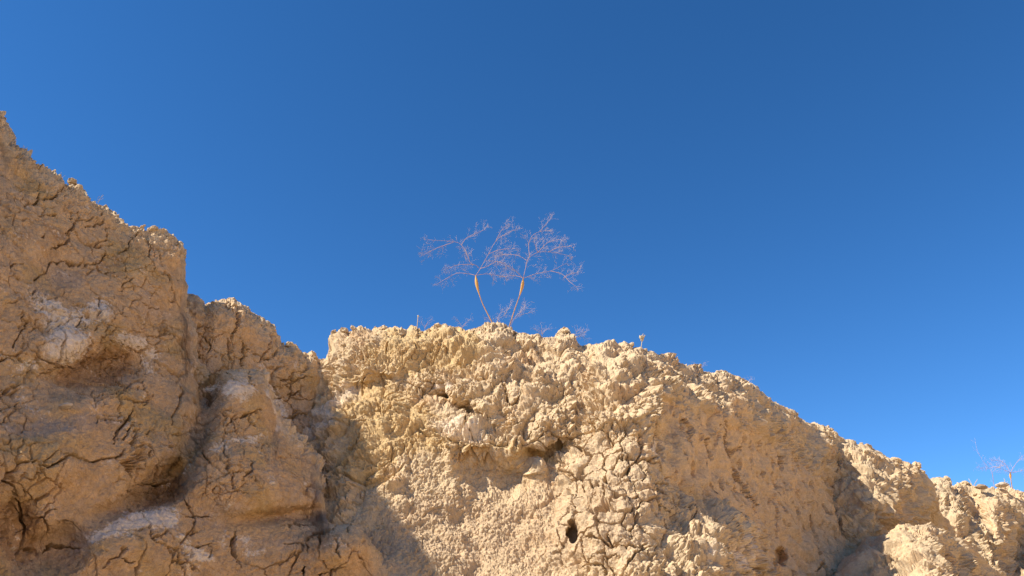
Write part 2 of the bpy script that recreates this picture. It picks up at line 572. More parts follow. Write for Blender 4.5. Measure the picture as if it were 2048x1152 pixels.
def shape_bluff(c):
    p, px, py = c['p'], c['px'], c['py']
    q = warp(warp(p, 4, 0.05, 83), 15, 0.011, 82)
    h = 0.060 * fbm(p * 3.2, 3, seed=80) + 0.105 * billow(q, 4.2, 3, 0.5, 84) * (1 - 0.55 * flank_mask(c)) * (1 - 0.6 * sand_mask(c)) * (1 - 0.55 * block_mask(c))
    flank = flank_mask(c)
    sand = sand_mask(c)
    blocky = block_mask(c)
    rough = np.clip(1 - 0.90 * flank - 0.80 * sand - 0.70 * blocky, 0.06, 1)
    vary = 0.35 + 0.85 * sstep(-0.30, 0.30, fbm(p * 5.5, 2, seed=87))
    h += rough * vary * (popcorn(p, 0.012, 0.010, 0.006, 90) + 0.034 * billow(q, 13, 4, 0.62, 94) + 0.020 * crumbs(p, 24, 96) + 0.017 * crumbs(p, 52, 97))
    cm = sstep(-0.15, 0.2, fbm(p * 3.5, 2, seed=88)) * np.clip(rough * 1.3, 0, 1)
    h -= 0.032 * cm * (1 - sstep(0.01, 0.075, np.abs(gnoise(q * 6.5, 85)))) + 0.02 * cm * (1 - sstep(0.01, 0.09, np.abs(gnoise(q * 15, 86))))
    h += (0.25 + 0.75 * rough) * (1 - 0.4 * sstep(1300, 1380, px)) * 0.014 * fbm(p * 60, 4, gain=0.75, seed=99)
    # sandy hollow: grains
    k1, k2, i = worley(warp(p, 30, 0.012, 99) * 95, 98)
    h += sand * (0.004 * (0.6 - k1) + 0.004 * (i - 0.5) + 0.014 * fbm(p * 18, 5, gain=0.72, seed=101) + 0.006 * billow(q, 30, 4, .65, 103) + 0.008 * crumbs(p, 85, 108) + 0.006 * crumbs(p, 48, 109))
    # plates between shrinkage cracks
    q = warp(warp(warp(p, 8, 0.025, 104), 34, 0.008, 105), 90, 0.003, 107)
    f1, f2, i1 = worley(q * 8.0, 106)
    h += blocky * (0.016 * (i1 - 0.5) - 0.045 * (1 - sstep(0.012, 0.055, f2 - f1)) + 0.016 * billow(p, 18, 4, .6, 119))
    # shaded flank: drawn-out pits
    fq = warp(p, 5, 0.10, 110) * np.array([13, 13, 6], np.float32)
    h += flank * (0.020 * fbm(fq, 4, gain=0.55, seed=111) - 0.042 * sstep(0.16, 0.40, fbm(p * np.array([20, 20, 9], np.float32), 3, seed=116))
                  + 0.008 * fbm(p * 45, 4, gain=.65, seed=118))
    k = c['crack']
    h -= 0.065 * (1 - sstep(0.45, 1.1, k))
    h -= 0.006 * (1 - sstep(0.5, 3.0, k))
    return h


def flank_mask(c):
    px, py, d = c['px'], c['py'], c['d']
    nz = 26 * gnoise(c['p'] * 5, 120)
    edge = np.interp(py, [700, 780, 860, 930, 990, 1060, 1152], [1330, 1310, 1318, 1335, 1390, 1500, 1530])
    return sstep(-10, 40, px - edge + nz) * sstep(60, 120, d + nz)


def sand_mask(c):
    px, py = c['px'], c['py']
    nz = 0.35 * fbm(c['p'] * 5, 2, seed=124)
    u = np.sqrt(((px - 930) / 230) ** 2 + ((py - 1090) / 190) ** 2)
    u2 = np.sqrt(((px - 800) / 110) ** 2 + ((py - 850) / 130) ** 2)
    return np.clip(1 - sstep(0.8, 1.15, u + nz) + 0.55 * (1 - sstep(0.6, 1.2, u2 + nz)), 0, 1)


def block_mask(c):
    px, py = c['px'], c['py']
    nz = 0.3 * fbm(c['p'] * 5, 2, seed=127)
    u = np.sqrt(((px - 1230) / 125) ** 2 + ((py - 1010) / 160) ** 2)
    return 1 - sstep(0.75, 1.15, u + nz)


def shape_ridge(c):
    p = c['p']
    q = warp(warp(p, 4, 0.1, 143), 13, 0.025, 142)
    h = 0.07 * fbm(p * 2.6, 3, seed=140) + 0.10 * billow(q, 3.6, 3, 0.5, 144)
    vary = 0.4 + 0.8 * sstep(-0.30, 0.30, fbm(p * 4.5, 2, seed=145))
    h += vary * (popcorn(p, 0.018, 0.014, 0.009, 146, 0.8) + 0.045 * billow(q, 10, 5, 0.62, 150) + 0.030 * crumbs(p, 17, 153) + 0.024 * crumbs(p, 36, 154))
    return h


# ------------------------------------------------------------------ colours of the clay itself
TAN = np.array([0.58, 0.385, 0.21])
CREAM = np.array([0.59, 0.437, 0.262])
OCHRE = np.array([0.53, 0.355, 0.145])
SALT = np.array([0.76, 0.63, 0.48])
MAUVE = np.array([0.46, 0.335, 0.23])
BROWN = np.array([0.39, 0.23, 0.11])
PINK = np.array([0.54, 0.385, 0.235])


def mixc(a, b, t):
    t = np.clip(t, 0, 1)[:, None]
    return a * (1 - t) + b * t


SALT_BANK = [(110, 640, 60, 35, 25, 1), (190, 625, 40, 30, 0, .9), (115, 700, 55, 25, -15, .9), (260, 680, 45, 18, 10, .8), (300, 725, 25, 30, 40, .8),
             (485, 775, 30, 30, 0, 1), (415, 760, 40, 16, 25, .8), (552, 810, 16, 55, -20, 1.2), (600, 880, 35, 16, 30, .8), (265, 1045, 75, 17, -14, 1.1),
             (185, 1075, 30, 12, -10, .7), (330, 1040, 28, 26, 0, .8), (400, 1108, 34, 13, 15, .9), (365, 1080, 20, 14, 20, .6), (500, 876, 40, 9, -5, .9),
             (440, 890, 22, 10, -20, .7), (450, 1085, 18, 14, 0, .6), (520, 1105, 25, 8, 0, .5), (565, 855, 24, 14, 20, .6), (60, 735, 18, 12, 0, .5)]
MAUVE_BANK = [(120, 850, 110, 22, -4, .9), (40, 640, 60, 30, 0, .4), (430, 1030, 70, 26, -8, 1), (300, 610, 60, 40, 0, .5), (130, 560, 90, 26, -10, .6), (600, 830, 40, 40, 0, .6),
              (150, 1070, 60, 50, 0, .7), (420, 800, 40, 40, 0, .6), (560, 1090, 80, 18, 0, .6), (330, 900, 50, 50, 0, .5)]
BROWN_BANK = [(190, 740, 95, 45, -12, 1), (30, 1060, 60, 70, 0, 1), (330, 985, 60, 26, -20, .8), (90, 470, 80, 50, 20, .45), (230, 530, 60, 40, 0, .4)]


def paint_bank(c):
    p = c['p']
    nz = fbm(p * 7, 4, seed=160)
    nf = fbm(p * 26, 3, seed=164)
    col = mixc(np.repeat(TAN[None], len(p), 0), OCHRE * 0.95, sstep(0.0, 0.4, fbm(p * 3.2, 3, seed=166)) * 0.6)
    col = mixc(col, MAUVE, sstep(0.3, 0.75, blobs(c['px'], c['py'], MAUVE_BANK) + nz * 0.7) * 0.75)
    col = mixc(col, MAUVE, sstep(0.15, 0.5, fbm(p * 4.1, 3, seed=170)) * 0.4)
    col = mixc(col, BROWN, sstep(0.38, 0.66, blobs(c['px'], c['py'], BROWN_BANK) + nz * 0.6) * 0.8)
    col = mixc(col, SALT, sstep(0.34, 0.62, blobs(c['px'], c['py'], SALT_BANK) * (0.9 + 0.9 * nf) + nz * 0.8 + 0.9 * fbm(p * 70, 4, gain=.75, seed=176)) * 0.88 * (np.abs(c['px'] - 300) < 420))
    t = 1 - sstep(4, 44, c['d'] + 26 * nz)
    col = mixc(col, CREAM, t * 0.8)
    nm = fbm(p * 16, 4, gain=.65, seed=175)
    return col * (1 + 0.20 * nf + 0.14 * nz + 0.22 * nm)[:, None]


SALT_BLUFF = [(640, 850, 40, 34, -20, 1.1), (690, 790, 40, 22, -25, .8), (620, 790, 26, 20, 0, .6), (900, 860, 60, 26, 15, .7), (880, 770, 34, 14, 0, .6), (960, 870, 30, 20, 0, .5),
              (1320, 900, 26, 34, 0, .6), (1500, 1100, 40, 40, 0, .7), (1430, 1100, 20, 40, 0, .4)]
OCHRE_BLUFF = [(840, 700, 110, 55, 0, .8), (930, 690, 26, 40, 0, .9), (720, 800, 80, 60, 0, .6), (800, 850, 90, 70, 0, .7), (720, 930, 60, 60, 0, .6), (1060, 905, 60, 14, 15, .7), (930, 880, 90, 40, 0, .4)]
PINK_BLUFF = [(930, 1080, 240, 110, 0, .7), (1220, 1000, 120, 160, 0, .55)]


def paint_bluff(c):
    p = c['p']
    nz = fbm(p * 7, 4, seed=180)
    nf = fbm(p * 30, 3, seed=184)
    col = np.repeat(CREAM[None], len(p), 0)
    col = mixc(col, TAN * 1.1, sstep(0.05, 0.45, fbm(p * 4, 3, seed=186)) * 0.5)
    col = mixc(col, OCHRE, sstep(0.15, 0.65, blobs(c['px'], c['py'], OCHRE_BLUFF) + nz * 0.6) * 0.6)
    col = mixc(col, PINK * 0.92, sstep(0.2, 0.7, blobs(c['px'], c['py'], PINK_BLUFF) + nz * 0.4) * 0.7)
    col = mixc(col, TAN * 1.12, flank_mask(c) * 0.5)
    col = mixc(col, SALT, sstep(0.3, 0.75, blobs(c['px'], c['py'], SALT_BLUFF) + nz * 0.8 - 0.05) * 0.65)
    col = mixc(col, BROWN, sstep(0.25, 0.55, fbm(p * 9, 3, seed=188)) * 0.22)
    nm = fbm(p * 14, 4, gain=.65, seed=189)
    return col * (1 + 0.18 * nf + 0.12 * nz + 0.16 * nm)[:, None]


def paint_ridge(c):
    p = c['p']
    nz = fbm(p * 6, 4, seed=190)
    col = np.repeat((CREAM * 0.93)[None], len(p), 0)
    col = mixc(col, TAN * 1.1, sstep(0.0, 0.4, fbm(p * 3, 3, seed=192)) * 0.5)
    return col * (1 + 0.15 * nz)[:, None]


# ------------------------------------------------------------------ the terrain sheets
terrain('mud_bank',
        [(-420, -60), (-60, 190), (0, 232), (9, 240), (17, 276), (30, 292), (52, 312), (60, 330), (90, 343), (115, 360), (122, 372), (150, 372), (165, 388),
         (180, 402), (215, 412), (235, 432), (250, 447), (275, 460), (290, 466), (315, 470), (345, 480), (358, 492), (365, 510), (369, 545), (372, 600), (380, 650), (396, 722),
         (420, 745), (480, 735), (528, 745), (546, 790), (556, 832), (570, 852), (584, 864), (603, 872), (620, 888), (631, 925), (640, 975), (648, 1020), (660, 1044), (682, 1048), (704, 1042), (728, 1050), (741, 1078), (765, 1114), (790, 1142), (830, 1160), (900, 1300)],
        [(0, 240, 3.45), (180, 405, 3.8), (350, 490, 4.12), (0, 500, 3.15), (180, 600, 3.5), (350, 620, 4.05), (0, 750, 2.95), (200, 780, 3.3), (380, 760, 3.95),
         (480, 745, 4.05), (545, 800, 4.2), (0, 950, 2.7), (200, 950, 3.15), (450, 920, 3.75), (600, 900, 4.25), (0, 1150, 2.6), (200, 1150, 2.98), (450, 1130, 3.58), (640, 1000, 4.1),
         (740, 1140, 3.9), (690, 1060, 3.95), (600, 1130, 3.8), (600, 1010, 3.95), (-60, 200, 3.25), (-60, 1150, 2.35)],
        -60, 860, 1.6,
        [(185, 745, 95, 42, -14, -0.22), (110, 690, 80, 22, -8, 0.04), (200, 805, 120, 18, -10, 0.03), (325, 968, 62, 32, -35, -0.24), (395, 850, 26, 100, 22, -0.11), (415, 775, 30, 40, 0, -0.14),
         (110, 1098, 58, 44, -25, -0.13), (25, 1075, 50, 80, 0, -0.16), (250, 1010, 60, 16, -20, -0.1),
         (480, 950, 105, 80, 0, 0.20), (480, 815, 62, 60, 0, 0.09), (480, 1110, 260, 62, 0, 0.07), (240, 1085, 100, 42, -14, 0.05), (130, 900, 150, 70, 0, 0.10), (300, 880, 60, 60, 30, 0.05),
         (290, 560, 60, 70, 0, 0.07), (100, 420, 70, 60, 0, 0.06), (100, 540, 50, 40, 0, -0.07), (580, 1030, 110, 16, -6, -0.10), (680, 1090, 70, 45, 0, 0.12), (230, 650, 60, 40, 20, 0.06), ],
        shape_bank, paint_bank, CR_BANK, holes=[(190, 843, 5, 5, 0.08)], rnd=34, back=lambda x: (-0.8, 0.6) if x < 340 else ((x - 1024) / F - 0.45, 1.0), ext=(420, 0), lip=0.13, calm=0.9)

terrain('mud_hump',
        [(250, 600), (330, 590), (375, 588), (395, 593), (411, 611), (425, 602), (445, 596), (468, 596), (480, 606), (500, 622), (525, 640), (545, 655), (560, 685), (575, 691), (585, 686),
         (600, 702), (610, 711), (625, 703), (638, 718), (650, 735), (700, 780), (760, 840)],
        [(330, 590, 4.25), (450, 600, 4.45), (560, 690, 4.75), (640, 720, 5.0), (760, 850, 5.5), (330, 800, 4.15), (450, 750, 4.3), (560, 820, 4.6), (640, 850, 4.95), (400, 1150, 4.0), (640, 1150, 4.7), (760, 1150, 5.3)],
        250, 760, 1.8,
        [(460, 640, 60, 40, 0, 0.06), (560, 800, 40, 40, 0, -0.08), (412, 640, 14, 50, 10, -0.05)],
        shape_bank, paint_bank, CR_HUMP, rnd=46, back=lambda x: (-0.6, 0.8), lip=0.20)

terrain('clay_bluff',
        [(560, 800), (610, 770), (640, 724), (650, 713), (662, 700), (668, 672), (680, 662), (695, 665), (720, 656), (745, 659), (765, 653), (785, 650), (805, 656), (825, 654), (845, 661), (860, 656), (870, 649), (895, 650),
         (925, 655), (950, 656), (975, 649), (990, 653), (1015, 651), (1030, 661), (1050, 664), (1085, 669), (1110, 673), (1120, 664), (1128, 662), (1138, 672), (1150, 688), (1165, 697), (1185, 692), (1210, 684),
         (1235, 688), (1258, 684), (1280, 697), (1300, 705), (1330, 713), (1355, 729), (1375, 734), (1410, 739), (1430, 743), (1450, 739), (1462, 747), (1475, 761), (1500, 771), (1520, 783), (1540, 800),
         (1560, 811), (1590, 827), (1612, 846), (1640, 862), (1680, 900), (1760, 1010), (1860, 1120)],
        [(560, 800, 5.0), (650, 712, 4.98), (650, 900, 4.62), (700, 1152, 3.95), (900, 655, 4.9), (900, 900, 4.42), (900, 1152, 4.04), (1130, 670, 4.92), (1130, 900, 4.42), (1130, 1152, 4.0), (1300, 705, 5.0),
         (1300, 800, 4.55), (1300, 1000, 4.12), (1370, 1152, 3.9), (1380, 735, 5.3), (1400, 830, 5.0), (1410, 1000, 4.72), (1480, 1152, 4.4), (1520, 785, 5.9), (1530, 900, 5.75), (1530, 1152, 5.15), (1640, 862, 6.8),
         (1650, 1000, 6.5), (1660, 1152, 5.9), (1860, 1130, 7.6)],
        560, 1860, 1.7,
        [(1010, 770, 115, 85, 10, 0.14), (905, 805, 55, 16, 35, -0.13), (960, 835, 60, 16, 33, -0.06), (1000, 955, 85, 34, 8, -0.12), (1095, 905, 50, 16, -10, -0.10), (950, 1050, 150, 110, 0, -0.07), (1080, 850, 70, 60, 0, 0.07),
         (1230, 780, 80, 80, 0, 0.07), (830, 720, 130, 60, 0, 0.03), (1110, 980, 26, 80, 0, -0.06), (1220, 1040, 90, 100, 0, 0.06), (720, 900, 80, 90, 0, 0.06), (1445, 1075, 62, 66, -12, 0.20),
         (1028, 715, 22, 50, 5, -0.08), (1075, 705, 34, 24, 0, -0.05), (1050, 760, 16, 60, 12, -0.05), (1120, 690, 26, 40, 0, 0.05), (1165, 760, 20, 90, 8, -0.05), (1200, 730, 40, 40, 0, 0.05),
         (1370, 790, 60, 24, 20, 0.06), (1470, 835, 60, 24, 20, 0.07), (1340, 860, 14, 60, 0, -0.04), (985, 885, 85, 26, 8, 0.085), (650, 760, 30, 40, 0, -0.05), (690, 830, 60, 26, -25, 0.05), (760, 740, 40, 20, 0, 0.04), (730, 770, 60, 12, -20, -0.04)],
        shape_bluff, paint_bluff, CR_BLUFF, holes=[(1148, 1062, 13, 25, 0.17), (1562, 1112, 13, 20, 0.12)], rnd=34, back=lambda x: (min(0, (x - 1024) / F) - 0.12, 1.0) if x < 1300 else (-0.5, 0.87), lip=0.13, flare=1.5)

terrain('clay_rib',
        [(1560, 900), (1612, 850), (1650, 852), (1670, 866), (1690, 880), (1715, 886), (1740, 892), (1760, 906), (1780, 918), (1800, 922), (1820, 935), (1828, 931), (1845, 940), (1855, 962), (1870, 1000), (1900, 1060), (1960, 1150)],
        [(1560, 900, 7.2), (1620, 850, 7.0), (1700, 885, 7.05), (1780, 918, 7.15), (1845, 940, 7.4), (1620, 1000, 6.85), (1700, 1000, 6.65), (1775, 1000, 6.6), (1830, 1040, 7.1), (1880, 1080, 7.6), (1700, 1150, 6.4), (1800, 1150, 6.5), (1960, 1150, 8.0)],
        1560, 1960, 2.2, [(1740, 960, 30, 60, -20, 0.08)], shape_ridge, paint_ridge, rnd=30, lip=0.15)

terrain('clay_knoll',
        [(1800, 1000), (1857, 968), (1880, 957), (1895, 952), (1903, 962), (1908, 977), (1914, 982), (1920, 965), (1935, 963), (1950, 977), (1985, 978), (2010, 975), (2048, 982), (2120, 990), (2300, 1010)],
        [(1800, 1000, 8.9), (1880, 957, 8.8), (1940, 970, 9.0), (2048, 982, 9.2), (1850, 1150, 8.1), (1900, 1050, 8.4), (1950, 1020, 8.7), (1970, 1080, 8.5), (2048, 1150, 8.4), (2000, 1040, 8.7), (2200, 1000, 9.8), (2200, 1150, 9.2)],
        1800, 2200, 2.4, [(1948, 1010, 14, 60, -25, -0.15), (1990, 1040, 24, 50, 0, 0.15), (2035, 1110, 24, 60, 0, -0.25)], shape_ridge, paint_ridge, rnd=26, lip=0.18, ext=(0, 400))

terrain('clay_spur',
        [(1640, 1200), (1700, 1130), (1760, 1090), (1788, 1064), (1810, 1058), (1840, 1057), (1865, 1051), (1890, 1064), (1920, 1082), (1950, 1106), (1985, 1140), (2030, 1180), (2200, 1250)],
        [(1640, 1200, 5.5), (1790, 1064, 5.75), (1870, 1053, 5.95), (1960, 1115, 6.6), (1800, 1150, 5.5), (1860, 1130, 5.5), (1900, 1150, 5.75), (1700, 1190, 5.4), (2030, 1180, 6.8), (1860, 1200, 4.9)],
        1640, 2040, 2.2, [], shape_ridge, paint_ridge, rnd=22, lip=0.12, ext=(0, 300))



# ------------------------------------------------------------------ loose clods stuck to the crests and ledges
def clod_mesh(seed):
    me = bpy.data.meshes.new('clay_clod')
    bm = bmesh.new()
    bmesh.ops.create_icosphere(bm, subdivisions=3, radius=1.0)
    co = np.array([v.co[:] for v in bm.verts])
    n = 1 + 0.55 * fbm(co * 1.3, 3, seed=seed) + 0.30 * fbm(co * 3, 4, gain=.65, seed=seed + 5, ridged=True) - 0.2 * worley(co * 1.5, seed)[0]
    c = np.repeat((CREAM * (0.92 + 0.03 * (seed % 5)))[None], len(co), 0)
    for v, k in zip(bm.verts, n):
        v.co *= float(k)
    bm.to_mesh(me)
    bm.free()
    a = me.attributes.new('clay', 'FLOAT_COLOR', 'POINT')
    a.data.foreach_set('color', np.concatenate([c, np.ones((len(c), 1))], 1).astype(np.float32).ravel())
    me.materials.append(MAT_CLAY)
    return me


def scatter_clods(sheet, spots, seed):
    rng = random.Random(seed)
    sf = SURF[sheet]
    par = bpy.data.objects[sheet]
    for px, off, r in spots:
        j = int(np.argmin(np.abs(sf['xs'] - px)))
        i = min(sf['V'].shape[0] - 1, sf['nb'] + int(off / 1.7))
        p = sf['V'][i, j]
        n = sf['N'][i, j]
        o = bpy.data.objects.new('clay_clod', rng.choice(CLODS))
        o.location = Vector(p) + Vector(n) * r * 0.05
        o.scale = (r * rng.uniform(.85, 1.25), r * rng.uniform(.85, 1.2), r * rng.uniform(.5, .9))
        o.rotation_euler = (rng.uniform(-.5, .5), rng.uniform(-.5, .5), rng.uniform(0, 6.28))
        COL.objects.link(o)
        o.parent = par


CLODS = [clod_mesh(200 + i) for i in range(6)]
_r = random.Random(77)
scatter_clods('clay_bluff', [(1128, 4, .030), (1441, 3, .042), (985, 2, .022), (1020, 2, .02), (690, 3, .03), (712, 8, .025), (1232, 4, .032), (1262, 3, .028), (872, 3, .026), (765, 3, .03)]
              + [(_r.uniform(665, 1600), _r.uniform(0, 34), _r.uniform(.008, .022)) for _ in range(70)], 1)
scatter_clods('mud_bank', [(140, 3, .03), (205, 4, .022), (300, 3, .03), (330, 4, .026)] + [(_r.uniform(110, 360), _r.uniform(0, 20), _r.uniform(.006, .014)) for _ in range(30)], 2)
scatter_clods('mud_hump', [(580, 2, .03), (608, 3, .025), (446, 3, .03)] + [(_r.uniform(405, 635), _r.uniform(2, 24), _r.uniform(.007, .016)) for _ in range(24)], 3)
scatter_clods('clay_knoll', [(1896, 2, .04), (1930, 2, .04)] + [(_r.uniform(1865, 2045), _r.uniform(0, 24), _r.uniform(.015, .03)) for _ in range(24)], 4)
scatter_clods('clay_rib', [(1830, 2, .05), (1792, 2, .045), (1735, 2, .04)] + [(_r.uniform(1640, 1850), _r.uniform(0, 24), _r.uniform(.015, .03)) for _ in range(24)], 5)


# ------------------------------------------------------------------ plants, stones and stalks
M_STEM = plain_mat('dry_stem', (0.55, 0.25, 0.08), (0.40, 0.26, 0.12), 40, 0.6)
M_SWOLLEN = plain_mat('swollen_stem', (0.62, 0.28, 0.05), (0.52, 0.32, 0.10), 60, 0.5)
M_BRANCH = plain_mat('dry_branch', (0.55, 0.34, 0.25), (0.42, 0.25, 0.20), 50, 0.7)
M_TWIG = plain_mat('dry_twig', (0.52, 0.40, 0.34), (0.42, 0.30, 0.25), 50, 0.8)
M_STRAW = plain_mat('dry_straw', (0.62, 0.50, 0.32), (0.46, 0.36, 0.22), 50, 0.8)
M_STONE = plain_mat('weathered_stone', (0.20, 0.14, 0.09), (0.42, 0.31, 0.20), 30, 0.9)
M_PALE = plain_mat('pale_stone', (0.56, 0.46, 0.35), (0.42, 0.32, 0.22), 30, 0.9)


class MB:
    def __init__(self):
        self.v, self.f = [], []

    def tube(self, pts, rad, sides=6):
        pts = [Vector(p) for p in pts]
        n = len(pts)
        base = len(self.v)
        for i, p in enumerate(pts):
            d = (pts[min(i + 1, n - 1)] - pts[max(i - 1, 0)]).normalized()
            a = d.cross(Vector((0.31, 0.9, 0.2))).normalized()
            b = d.cross(a)
            r = rad[i] if hasattr(rad, '__len__') else rad
            for k in range(sides):
                t = 2 * math.pi * k / sides
                self.v.append(p + (a * math.cos(t) + b * math.sin(t)) * r)
        for i in range(n - 1):
            for k in range(sides):
                k2 = (k + 1) % sides
                self.f.append((base + i * sides + k, base + i * sides + k2, base + (i + 1) * sides + k2, base + (i + 1) * sides + k))
        self.f.append(tuple(base + k for k in range(sides))[::-1])
        self.f.append(tuple(base + (n - 1) * sides + k for k in range(sides)))

    def bud(self, p, r):
        b = len(self.v)
        for d in ((1, 0, 0), (-1, 0, 0), (0, 1, 0), (0, -1, 0), (0, 0, 1.3), (0, 0, -1.3)):
            self.v.append(Vector(p) + Vector(d) * r)
        for q in ((0, 2, 4), (2, 1, 4), (1, 3, 4), (3, 0, 4), (2, 0, 5), (1, 2, 5), (3, 1, 5), (0, 3, 5)):
            self.f.append(tuple(b + i for i in q))

    def build(self, name, mat, parent=None, origin=None, smooth=True):
        o0 = Vector(origin) if origin is not None else (parent.location if parent else Vector((0, 0, 0)))
        me = bpy.data.meshes.new(name)
        me.from_pydata([tuple(Vector(v) - o0) for v in self.v], [], self.f)
        if smooth:
            me.polygons.foreach_set('use_smooth', [True] * len(me.polygons))
        me.materials.append(mat)
        ob = bpy.data.objects.new(name, me)
        COL.objects.link(ob)
        if parent:
            ob.parent = parent
        else:
            ob.location = o0
        return ob


def thing(name, label, cat, loc, group=None):
    o = bpy.data.objects.new(name, None)
    o.empty_display_size = 0.05
    o.location = loc
    COL.objects.link(o)
    o['label'] = label
    o['category'] = cat
    if group:
        o['group'] = group
    return o


def spline(pts, m=6):
    """smooth curve through points"""
    P = [Vector(p) for p in pts]
    P = [P[0] * 2 - P[1]] + P + [P[-1] * 2 - P[-2]]
    out = []
    for i in range(1, len(P) - 2):
        a, b, c, d = P[i - 1:i + 3]
        for k in range(m):
            t = k / m
            out.append(0.5 * ((2 * b) + (c - a) * t + (2 * a - 5 * b + 4 * c - d) * t * t + (3 * b - a - 3 * c + d) * t ** 3))
    out.append(P[-2])
    return out


def surf_z(name, x, y):
    """height of a terrain sheet's top near (x, y)"""
    sf = SURF[name]
    V = sf['V'][:sf['nb'] + 8].reshape(-1, 3)
    i = np.argmin((V[:, 0] - x) ** 2 + (V[:, 1] - y) ** 2)
    return float(V[i, 2])


PXM = 3.4e-3      # metres per photograph pixel at five metres


def rdir(d, spread, rng):
    v = Vector((rng.gauss(0, 1), rng.gauss(0, 1), rng.gauss(0, 1)))
    v = v - d * v.dot(d)
    v.normalize()
    return (d + v * math.tan(spread)).normalized()


def grow(mb, p, d, ln, r, level, rng, buds):
    n = 3
    pts = [p]
    dd = d.copy()
    for i in range(n):
        dd = (dd + Vector((rng.gauss(0, .12), rng.gauss(0, .12), rng.gauss(0, .12) + 0.03))).normalized()
        pts.append(pts[-1] + dd * ln / n)
    mb.tube(pts, [r, r * .9, r * .8, r * .65], 3)
    if level == 0:
        if rng.random() < 0.7:
            buds.bud(pts[-1], 0.0011)
        return
    for k in range(rng.choice((2, 3, 3))):
        grow(mb, pts[-1], rdir(dd, R(rng.uniform(25, 60)), rng), ln * rng.uniform(.45, .75), r * .72, level - 1, rng, buds)
    if rng.random() < .7:
        grow(mb, pts[1], rdir(d, R(rng.uniform(35, 65)), rng), ln * rng.uniform(.4, .6), r * .6, max(0, level - 1), rng, buds)


def zz(ox, oy, sc, pts):
    return [(ox + x / sc, oy + y / sc) for x, y in pts]


def branch_points(pts, Y, bow, rng):
    """pixel polyline -> world; bow sends the branch towards or away from the camera along its length"""
    n = len(pts)
    return spline([at(x, y, Y + bow * (i / (n - 1))) for i, (x, y) in enumerate(pts)], 5)


def trumpet(label, Y, base_sheet, stem, branches, seed, rad=(0.0042, 0.0034, 0.0122), density=1.0, sc=1.0, group=None, swell=True, levels=2):
    rng = random.Random(seed)
    P = [Vector(at(x, y, Y)) for x, y in stem]
    b = P[0].copy()
    z = surf_z(base_sheet, b.x, b.y)
    foot = b + (b - P[1]) * ((b.z - z + 0.02) / max(0.02, (P[1].z - b.z)))
    foot.z = z - 0.02
    t = thing('desert_trumpet', label, 'plant', (foot.x, foot.y, z), group)
    full = spline([foot] + P, 8)
    n = len(full)
    if swell:
        k = int(n * 0.62)
        mb = MB()
        mb.tube(full[:k + 1], [rad[0] + (rad[1] - rad[0]) * i / k for i in range(k + 1)], 8)
        mb.build('stem', M_STEM, t)
        mb = MB()
        m = n - k
        rr = []
        for i in range(m):
            u = i / (m - 1)
            rr.append(rad[1] * 0.98 + (rad[2] - rad[1]) * (math.sin(math.pi * min(1, u ** 1.35)) ** 1.2) * (1 - 0.1 * u))
        mb.tube(full[k:], rr, 12)
        mb.build('swollen_stem', M_SWOLLEN, t)
    else:
        mb = MB()
        mb.tube(full, [rad[0] + (rad[1] - rad[0]) * i / n for i in range(n)], 7)
        mb.build('stem', M_STEM, t)
    tw, buds = MB(), MB()
    for pts in branches:
        bow = rng.uniform(-0.10, 0.12)
        w_ = branch_points(pts, Y, bow, rng)
        ln = sum((w_[i + 1] - w_[i]).length for i in range(len(w_) - 1))
        mb = MB()
        q = len(w_)
        r0, r1 = 0.0019 * sc, 0.0009 * sc
        mb.tube(w_, [r0 + (r1 - r0) * i / (q - 1) for i in range(q)], 5)
        mb.build('branch', M_BRANCH, t)
        for i in range(max(2, int(q * 0.22)), q):
            d = (w_[min(i + 1, q - 1)] - w_[i - 1]).normalized()
            for _ in range(2 if rng.random() < density * 0.55 else 1):
                if rng.random() < 0.62 * density:
                    grow(tw, w_[i], rdir(d, R(rng.uniform(30, 70)), rng), rng.uniform(.022, .062) * sc, 0.00052 * sc, levels if rng.random() < .8 else 1, rng, buds)
        for _ in range(3):
            grow(tw, w_[-1], rdir(d, R(rng.uniform(10, 45)), rng), rng.uniform(.018, .04) * sc, 0.00052 * sc, levels, rng, buds)
    o = tw.build('twigs', M_TWIG, t, smooth=False)
    o['kind'] = 'stuff'
    o = buds.build('buds', M_TWIG, t, smooth=False)
    o['kind'] = 'stuff'
    return t


def z6(*p): return zz(820, 420, 4.267, p)


GP = 'dry desert trumpet plants on the crest'
trumpet('dry desert trumpet plant with orange swollen stem bowing left above the crest', 5.10, 'clay_bluff',
        z6((712, 985), (680, 920), (650, 862), (620, 800), (595, 732), (578, 672), (567, 615), (561, 560)),
        [z6((561, 558), (600, 500), (670, 375), (730, 270), (800, 210), (900, 165)),
         z6((561, 558), (500, 545), (400, 540), (300, 590), (250, 620)),
         z6((590, 495), (540, 465), (400, 470), (330, 500)),
         z6((510, 440), (490, 385), (440, 300), (370, 270), (160, 255)),
         z6((540, 470), (510, 440), (490, 385)),
         z6((440, 298), (480, 240), (560, 200), (630, 170)),
         z6((370, 275), (230, 325), (120, 380)),
         z6((561, 558), (640, 545), (700, 550), (800, 570)),
         z6((600, 500), (660, 480), (740, 440), (800, 455)),
         z6((670, 375), (760, 340), (870, 330)),
         z6((730, 270), (770, 190), (820, 130))], 5, group=GP)
